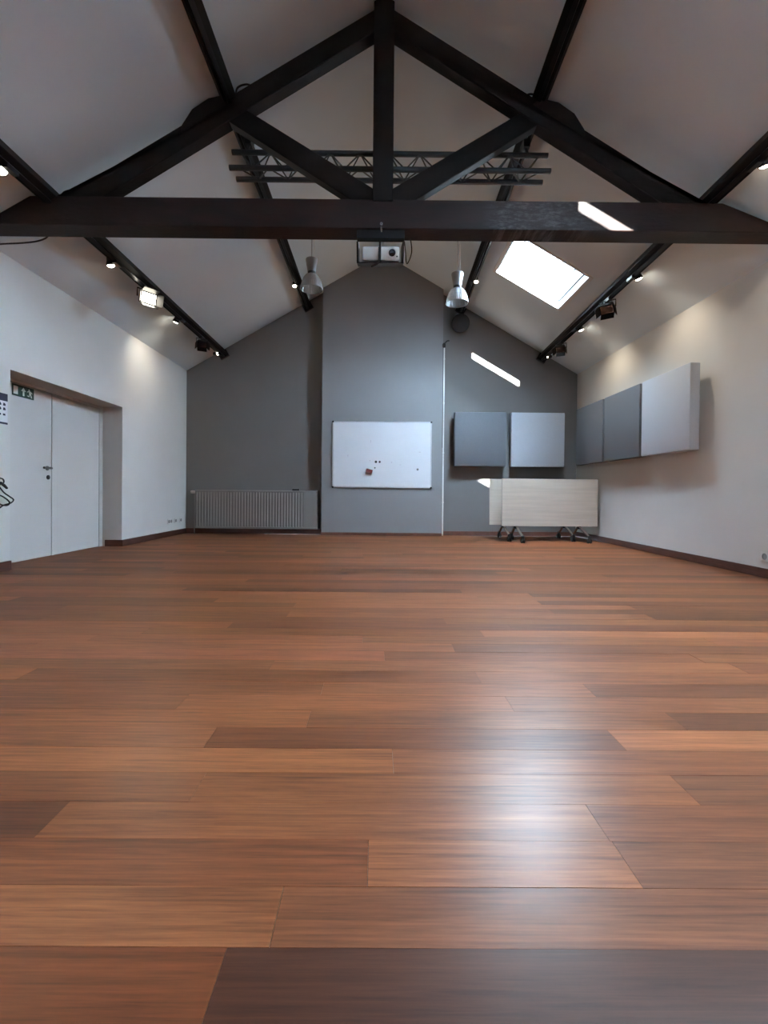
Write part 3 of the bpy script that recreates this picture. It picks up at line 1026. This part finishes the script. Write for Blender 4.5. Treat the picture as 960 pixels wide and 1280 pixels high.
for (px, py, r, mm, lab) in ((469.5, 577.5, 0.022, 'dark_green', 'round dark green magnet on the whiteboard beside the maroon magnet'),
                             (474.2, 577.5, 0.019, 'maroon', 'round dark maroon magnet on the whiteboard'),
                             (468.3, 585.0, 0.013, 'dark_green', 'tiny dark green magnet just above the eraser on the whiteboard'),
                             (521.5, 586.5, 0.020, 'grey_mag', 'lone round grey magnet on the whiteboard away from the eraser')):
    x, z = wpos(px, py)
    tag(obj('board_magnet', LA([(r, 0), (r, 0.007), (r * 0.8, 0.011), (r * 0.3, 0.012)], (x, yw, z), (0, -1, 0), 16), mm, None, True), lab, 'magnet')

# radiator
rx0, rx1, rz0, rz1 = -3.32, -1.10, 0.10, 0.80
ry0, ry1 = 8.60, 8.70
rd = thing('radiator', 'long grey ribbed panel radiator on the dark grey wall', 'radiator', ((rx0 + rx1) / 2, YB, rz0))
bm = bmesh.new()
n = 38
pts = []
x_end = rx1 - 0.22
wd = (x_end - rx0 - 0.04) / n
prof = [(rx0, ry0), (rx0 + 0.03, ry0)]
for k in range(n):
    a = rx0 + 0.03 + k * wd
    prof += [(a + wd * 0.10, ry0 + 0.012), (a + wd * 0.45, ry0 + 0.012), (a + wd * 0.58, ry0), (a + wd, ry0)]
prof += [(rx1, ry0)]
lo = [bm.verts.new((x, y, rz0 + 0.035)) for x, y in prof]
hi = [bm.verts.new((x, y, rz1 - 0.035)) for x, y in prof]
for i in range(len(prof) - 1):
    bm.faces.new([lo[i], lo[i + 1], hi[i + 1], hi[i]])
obj('ribbed_front', bm, 'radiator', rd)
obj('bottom_rail', B((rx0, ry0 - 0.001, rz0), (rx1, ry0 + 0.03, rz0 + 0.036), 0.006), 'radiator', rd)
obj('top_rail', B((rx0, ry0 - 0.001, rz1 - 0.036), (rx1, ry0 + 0.03, rz1), 0.006), 'radiator', rd)
obj('back_panel', B((rx0, ry1 - 0.03, rz0), (rx1, ry1, rz1), 0.006), 'radiator', rd)
for x in (rx0, rx1 - 0.004):
    obj('side_cover', B((x, ry0, rz0), (x + 0.004, ry1, rz1)), 'radiator', rd)
gr = bmesh.new()
for k in range(56):
    x = rx0 + 0.02 + k * (rx1 - rx0 - 0.04) / 55
    box(gr, (x - 0.004, ry0 + 0.028, rz1 - 0.012), (x + 0.004, ry1 - 0.028, rz1 - 0.004))
obj('top_grille', gr, 'radiator', rd)['kind'] = 'stuff'
for x in (rx0 + 0.35, rx1 - 0.35):
    obj('wall_bracket', B((x - 0.02, ry1, rz0 + 0.1), (x + 0.02, YB + 0.002, rz1 - 0.1)), 'radiator', rd)
vb = bmesh.new()
tube(vb, spline([(rx0 - 0.035, 8.66, 0.0), (rx0 - 0.035, 8.66, 0.5), (rx0 - 0.035, 8.655, rz1 - 0.06), (rx0 + 0.01, 8.65, rz1 - 0.05)], 6), 0.010, 8)
obj('supply_pipe', vb, 'radiator', rd, True)
vv = bmesh.new()
lathe(vv, [(0.012, 0), (0.028, 0.005), (0.030, 0.06), (0.026, 0.085), (0.006, 0.09)], (rx0 - 0.01, 8.645, rz1 - 0.04), (-1, 0, 0), 16)
obj('thermostat_knob', vv, 'white_plastic', rd, True)
# small remote lying on the radiator
rm = thing('handheld_device', 'small black handheld device lying on top of the radiator', 'device', (-1.50, 8.64, rz1))
obj('case', B((-1.56, 8.61, rz1), (-1.43, 8.66, rz1 + 0.035), 0.010), 'black_plastic', rm, True)
obj('key_pad', B((-1.53, 8.62, rz1 + 0.034), (-1.47, 8.65, rz1 + 0.038)), 'radiator', rm)

# conduit with cable beside the chimney breast
cd = thing('cable_conduit', 'thin white vertical conduit in the corner beside the chimney breast', 'conduit', (1.185, YB, 0))
obj('pipe', B((1.172, YBR + 0.005, 0.0), (1.196, YBR + 0.03, 3.42), 0.003), 'white_plastic', cd)
obj('dark_cable', T([(1.1655, YBR + 0.008, 1.6), (1.1655, YBR + 0.008, 3.42)], 0.007, 6), 'black_plastic', cd)
for z in (0.6, 1.5, 2.4, 3.2):
    obj('wall_clip', B((1.170, YBR + 0.002, z), (1.199, YBR + 0.034, z + 0.02)), 'white_plastic', cd)
bk = thing('cable_gland', 'black cable clamp with short bent lead at the top of the conduit', 'cable clamp', (1.185, YBR, 3.42))
obj('clamp_body', LA([(0.02, -0.03), (0.03, -0.01), (0.03, 0.03), (0.018, 0.05)], (1.178, YBR - 0.005, 3.44), (0, 0, 1), 12), 'black_plastic', bk, True)
obj('lead', T(spline([(1.18, YBR - 0.005, 3.47), (1.20, YBR, 3.50), (1.24, YBR + 0.02, 3.54), (1.275, YBR + 0.03, 3.545)], 5), 0.010, 6), 'black_plastic', bk)

# round black loudspeaker under the end of the high purlin
spk = thing('wall_speaker', 'round black loudspeaker mounted on the grey wall below the high purlin', 'speaker', (1.46, YB, 3.85))
sx, sz = 1.475, 3.86
ax = Vector((-0.25, -1, -0.35)).normalized()
sc_ = Vector((sx, YB - 0.17, sz))
obj('cabinet', LA([(0.03, -0.12), (0.11, -0.11), (0.155, -0.05), (0.165, 0.0), (0.155, 0.015), (0.135, 0.02)], sc_, ax, 32), 'black_plastic', spk, True)
obj('cone', LA([(0.135, 0.018), (0.085, -0.01), (0.05, -0.015), (0.045, 0.0), (0.02, 0.012), (0.003, 0.014)], sc_, ax, 32), 'black', spk, True)
obj('tweeter', LA([(0.028, 0.0), (0.024, 0.025), (0.012, 0.034), (0.003, 0.036)], sc_ + Vector((0.0, 0, 0.055)), ax, 16), 'lens', spk, True)
obj('wall_arm', T([sc_ - ax * 0.10, (sx + 0.05, YB - 0.03, sz + 0.1), (sx + 0.05, YB + 0.005, sz + 0.1)], 0.018, 8), 'black', spk)
obj('wall_plate', B((sx, YB - 0.012, sz + 0.05), (sx + 0.10, YB + 0.002, sz + 0.16), 0.003), 'black', spk)

# ------------------------------------------------------------------ acoustic panels
def panel_back(x0, x1, m, label):
    t = thing('acoustic_panel', label, 'acoustic panel', ((x0 + x1) / 2, YB, 1.27))
    obj('cushion', B((x0, 8.56, 1.272), (x1, 8.66, 2.252), 0.012), m, t, True)
    for x in (x0 + 0.2, x1 - 0.2):
        obj('standoff', B((x - 0.03, 8.655, 1.40), (x + 0.03, YB - 0.001, 2.12)), 'maple', t)


panel_back(1.385, 2.325, 'felt_dark', 'dark grey square acoustic panel on the grey wall')
panel_back(2.415, 3.385, 'felt_light', 'pale grey square acoustic panel on the grey wall')


def panel_side(y0, y1, m, label):
    t = thing('acoustic_panel', label, 'acoustic panel', (XR, (y0 + y1) / 2, 1.28))
    obj('cushion', B((3.475, y0, 1.285), (3.59, y1, 2.262), 0.012), m, t, True)
    for y in (y0 + 0.2, y1 - 0.2):
        obj('standoff', B((3.585, y - 0.03, 1.45), (XR - 0.001, y + 0.03, 2.10)), 'maple', t)


panel_side(5.265, 6.235, 'felt_light', 'pale grey square acoustic panel at the end of the row on the white wall')
panel_side(6.285, 7.27, 'felt_dark', 'dark grey acoustic panel in the middle of the row on the white wall')
panel_side(7.32, 8.29, 'felt_dark', 'dark grey acoustic panel on the white wall next to the room corner')


# ------------------------------------------------------------------ folded tables on castors
def table(x0, y, label):
    x1 = x0 + 1.57
    t = thing('folding_table', label, 'table', ((x0 + x1) / 2, y, 0), None)
    z0, z1 = 0.25, 1.022
    tp = obj('table_top', B((x0, y - 0.013, z0), (x1, y + 0.013, z1), 0.003), 'maple', t)
    eb = bmesh.new()
    box(eb, (x0 - 0.003, y - 0.012, z0), (x0 + 0.001, y + 0.012, z1))
    box(eb, (x1 - 0.001, y - 0.012, z0), (x1 + 0.003, y + 0.012, z1))
    box(eb, (x0, y - 0.012, z1 - 0.001), (x1, y + 0.012, z1 + 0.003))
    box(eb, (x0, y - 0.012, z0 - 0.003), (x1, y + 0.012, z0 + 0.001))
    obj('edge_band', eb, 'edge', tp)
    obj('cross_beam', B((x0 + 0.2, y + 0.05, 0.62), (x1 - 0.2, y + 0.09, 0.68), 0.006), 'black', t)
    for s, x in ((-1, x0 + 0.25), (1, x1 - 0.27)):
        obj('column', B((x - 0.025, y + 0.04, 0.20), (x + 0.025, y + 0.10, 0.66), 0.005), 'black', t)
        obj('tilt_bracket', B((x - 0.035, y + 0.012, 0.60), (x + 0.035, y + 0.06, 0.72), 0.004), 'black', t)
        ft = bmesh.new()
        yf, yr = y - 0.33, y + 0.30
        lf = obj('leg', T(spline([(x, y + 0.07, 0.235), (x, y - 0.02, 0.215), (x, y - 0.20, 0.145), (x, yf, 0.095)], 4), 0.019, 10), 'chrome', t, True)
        lr = obj('leg', T(spline([(x, y + 0.07, 0.235), (x, y + 0.14, 0.205), (x, y + 0.23, 0.14), (x, yr, 0.095)], 4), 0.019, 10), 'chrome', t, True)
        for yy, lg in ((yf, lf), (yr, lr)):
            obj('foot_cap', LA([(0.022, -0.02), (0.024, 0.0), (0.024, 0.03), (0.012, 0.045)], (x, yy, 0.078), (0, 0, 1), 12), 'black_plastic', lg, True)
            cs_ = bmesh.new()
            for sx_ in (-0.018, 0.018):
                r = lathe(cs_, [(0.012, -0.010), (0.034, -0.010), (0.036, -0.004), (0.036, 0.004), (0.034, 0.010), (0.012, 0.010)], (x + sx_, yy + 0.008, 0.036), (1, 0, 0), 18)
                cs_.faces.new(r[0][::-1])
                cs_.faces.new(r[-1])
            obj('castor_wheel', cs_, 'rubber', lg, True)
            obj('castor_fork', B((x - 0.007, yy - 0.01, 0.028), (x + 0.007, yy + 0.022, 0.075), 0.003), 'black', lg)


table(2.045, 7.75, 'pale wood folding table tipped upright on castors in front of its twin')
table(1.905, 8.02, 'pale wood folding table tipped upright on castors, mostly hidden behind its twin')

# ------------------------------------------------------------------ sockets, poster, cables
def socket_left(y, gangs, label):
    t = thing('wall_socket', label, 'socket', (XL, y, 0.255), 'white sockets low on the door wall')
    w = 0.04 * gangs
    obj('cover_plate', B((XL - 0.001, y - w, 0.215), (XL + 0.010, y + w, 0.295), 0.003), 'white_plastic', t)
    for k in range(gangs):
        yy = y - w + 0.04 + 0.08 * k
        obj('socket_well', LA([(0.028, 0.0), (0.030, 0.003), (0.026, 0.003), (0.024, 0.001)], (XL + 0.0095, yy, 0.255), (1, 0, 0), 18), 'grey_mag', t, True)


socket_left(8.06, 2, 'white double wall socket low on the white wall beyond the door')
socket_left(8.29, 1, 'white single wall socket low on the white wall between two other sockets')
socket_left(8.50, 1, 'white single wall socket low on the white wall nearest the radiator corner')
t = thing('wall_socket', 'white single socket low on the bare white wall opposite the double door', 'socket', (XR, 4.46, 0.2))
obj('cover_plate', B((XR - 0.012, 4.40, 0.16), (XR + 0.001, 4.50, 0.245), 0.003), 'white_plastic', t)
obj('socket_well', LA([(0.028, 0.0), (0.030, 0.003), (0.026, 0.003), (0.024, 0.001)], (XR - 0.0115, 4.45, 0.2025), (-1, 0, 0), 18), 'grey_mag', t, True)

ps = thing('notice_poster', 'white notice with navy header and footer on the wall beside the door', 'poster', (XL, 4.32, 1.42))
py0, py1, pz0, pz1 = 4.13, 4.53, 1.393, 1.683
obj('sheet', B((XL - 0.0005, py0, pz0), (XL + 0.003, py1, pz1)), 'paper', ps)
obj('header_band', B((XL + 0.003, py0, pz1 - 0.07), (XL + 0.0035, py1, pz1)), 'navy', ps)
obj('footer_band', B((XL + 0.003, py0, pz0), (XL + 0.0035, py1, pz0 + 0.018)), 'navy', ps)
for r, (zz, hh) in enumerate(((1.568, 0.026), (1.525, 0.026), (1.475, 0.018))):
    mk = bmesh.new()
    for c in range(7):
        yy = py1 - 0.04 - c * 0.052
        if r < 2:
            prism(mk, [(yy - 0.016, zz), (yy + 0.014, zz), (yy + 0.016, zz + hh * 0.5), (yy + 0.006, zz + hh), (yy - 0.012, zz + hh)], XL + 0.003, XL + 0.0035, 'yz')
        else:
            prism(mk, [(yy - 0.016, zz), (yy + 0.012, zz), (yy + 0.012, zz + hh), (yy - 0.016, zz + hh)], XL + 0.003, XL + 0.0035, 'yz')
    obj('print_row', mk, 'navy', ps)

# black cable hanging in loose loops beside the door
cb = thing('hanging_cable', 'black cable hanging in loose loops on the wall beside the double door', 'cable', (XL + 0.03, 4.4, 0.9))


def wl_pt(px, py, x=XL + 0.04):
    y = F * (-x) / (472 - px)
    return (x, y, CAMH + (614.5 - py) * y / F)


loops = [wl_pt(-14, 612), wl_pt(-4, 601), wl_pt(4, 601), wl_pt(6, 605), wl_pt(3, 608), wl_pt(-3, 609), wl_pt(1, 612), wl_pt(6, 618), wl_pt(13, 623), wl_pt(18, 627), wl_pt(15, 631), wl_pt(6, 634), wl_pt(0, 638), wl_pt(-10, 644)]
obj('cable_loop', T(spline(loops, 8), 0.0065, 6), 'black_plastic', cb, True)
loops = [wl_pt(-12, 622, XL + 0.05), wl_pt(-2, 621, XL + 0.05), wl_pt(6, 624, XL + 0.05), wl_pt(13, 630, XL + 0.05), wl_pt(11, 634, XL + 0.05), wl_pt(5, 634, XL + 0.05), wl_pt(-2, 632, XL + 0.05), wl_pt(-12, 634, XL + 0.05)]
obj('cable_loop', T(spline(loops, 8), 0.0065, 6), 'black_plastic', cb, True)
obj('plug', T([wl_pt(2, 606), wl_pt(6, 609), wl_pt(10, 613)], [0.012, 0.014, 0.010], 10), 'black_plastic', cb, True)
obj('wall_hook', T([(XL - 0.01, 4.28, 0.86), (XL + 0.06, 4.28, 0.86), (XL + 0.07, 4.28, 0.89)], 0.008, 8), 'steel', cb)

# thin cable from the tie beam to the door wall
tag(obj('slack_cable', T(spline([(-2.99, YT + 0.21, 3.10), (-3.04, YT + 0.22, 3.06), (-3.13, YT + 0.22, 3.03), (-3.27, YT + 0.22, 3.014), (-3.44, YT + 0.22, 3.004), (-3.545, YT + 0.22, 2.985)], 8), 0.007, 6), 'black_plastic'),
    'thin black cable sagging from the tie beam to the door wall', 'cable')
# short cable bridges where the purlins cross the truss
for (x, lab) in ((CX - 2.82, 'short black cable bridge between low door side purlin and rafter'), (CX - 1.30, 'short black cable bridge between high door side purlin and rafter'), (CX + 1.30, 'short black cable bridge between rafter and the high purlin on the skylight slope')):
    zr = 5.02 - 0.6145 * abs(x - PXK)
    d = 1 if x < CX else -1
    tag(obj('cable_bridge', T(spline([(x - d * 0.05, YT + 0.08, zr - 0.01), (x - d * 0.02, YT + 0.06, zr + 0.055), (x + d * 0.06, YT + 0.05, zr + 0.075), (x + d * 0.12, YT + 0.06, zr + 0.06)], 6), 0.008, 6), 'black_plastic'), lab, 'cable')
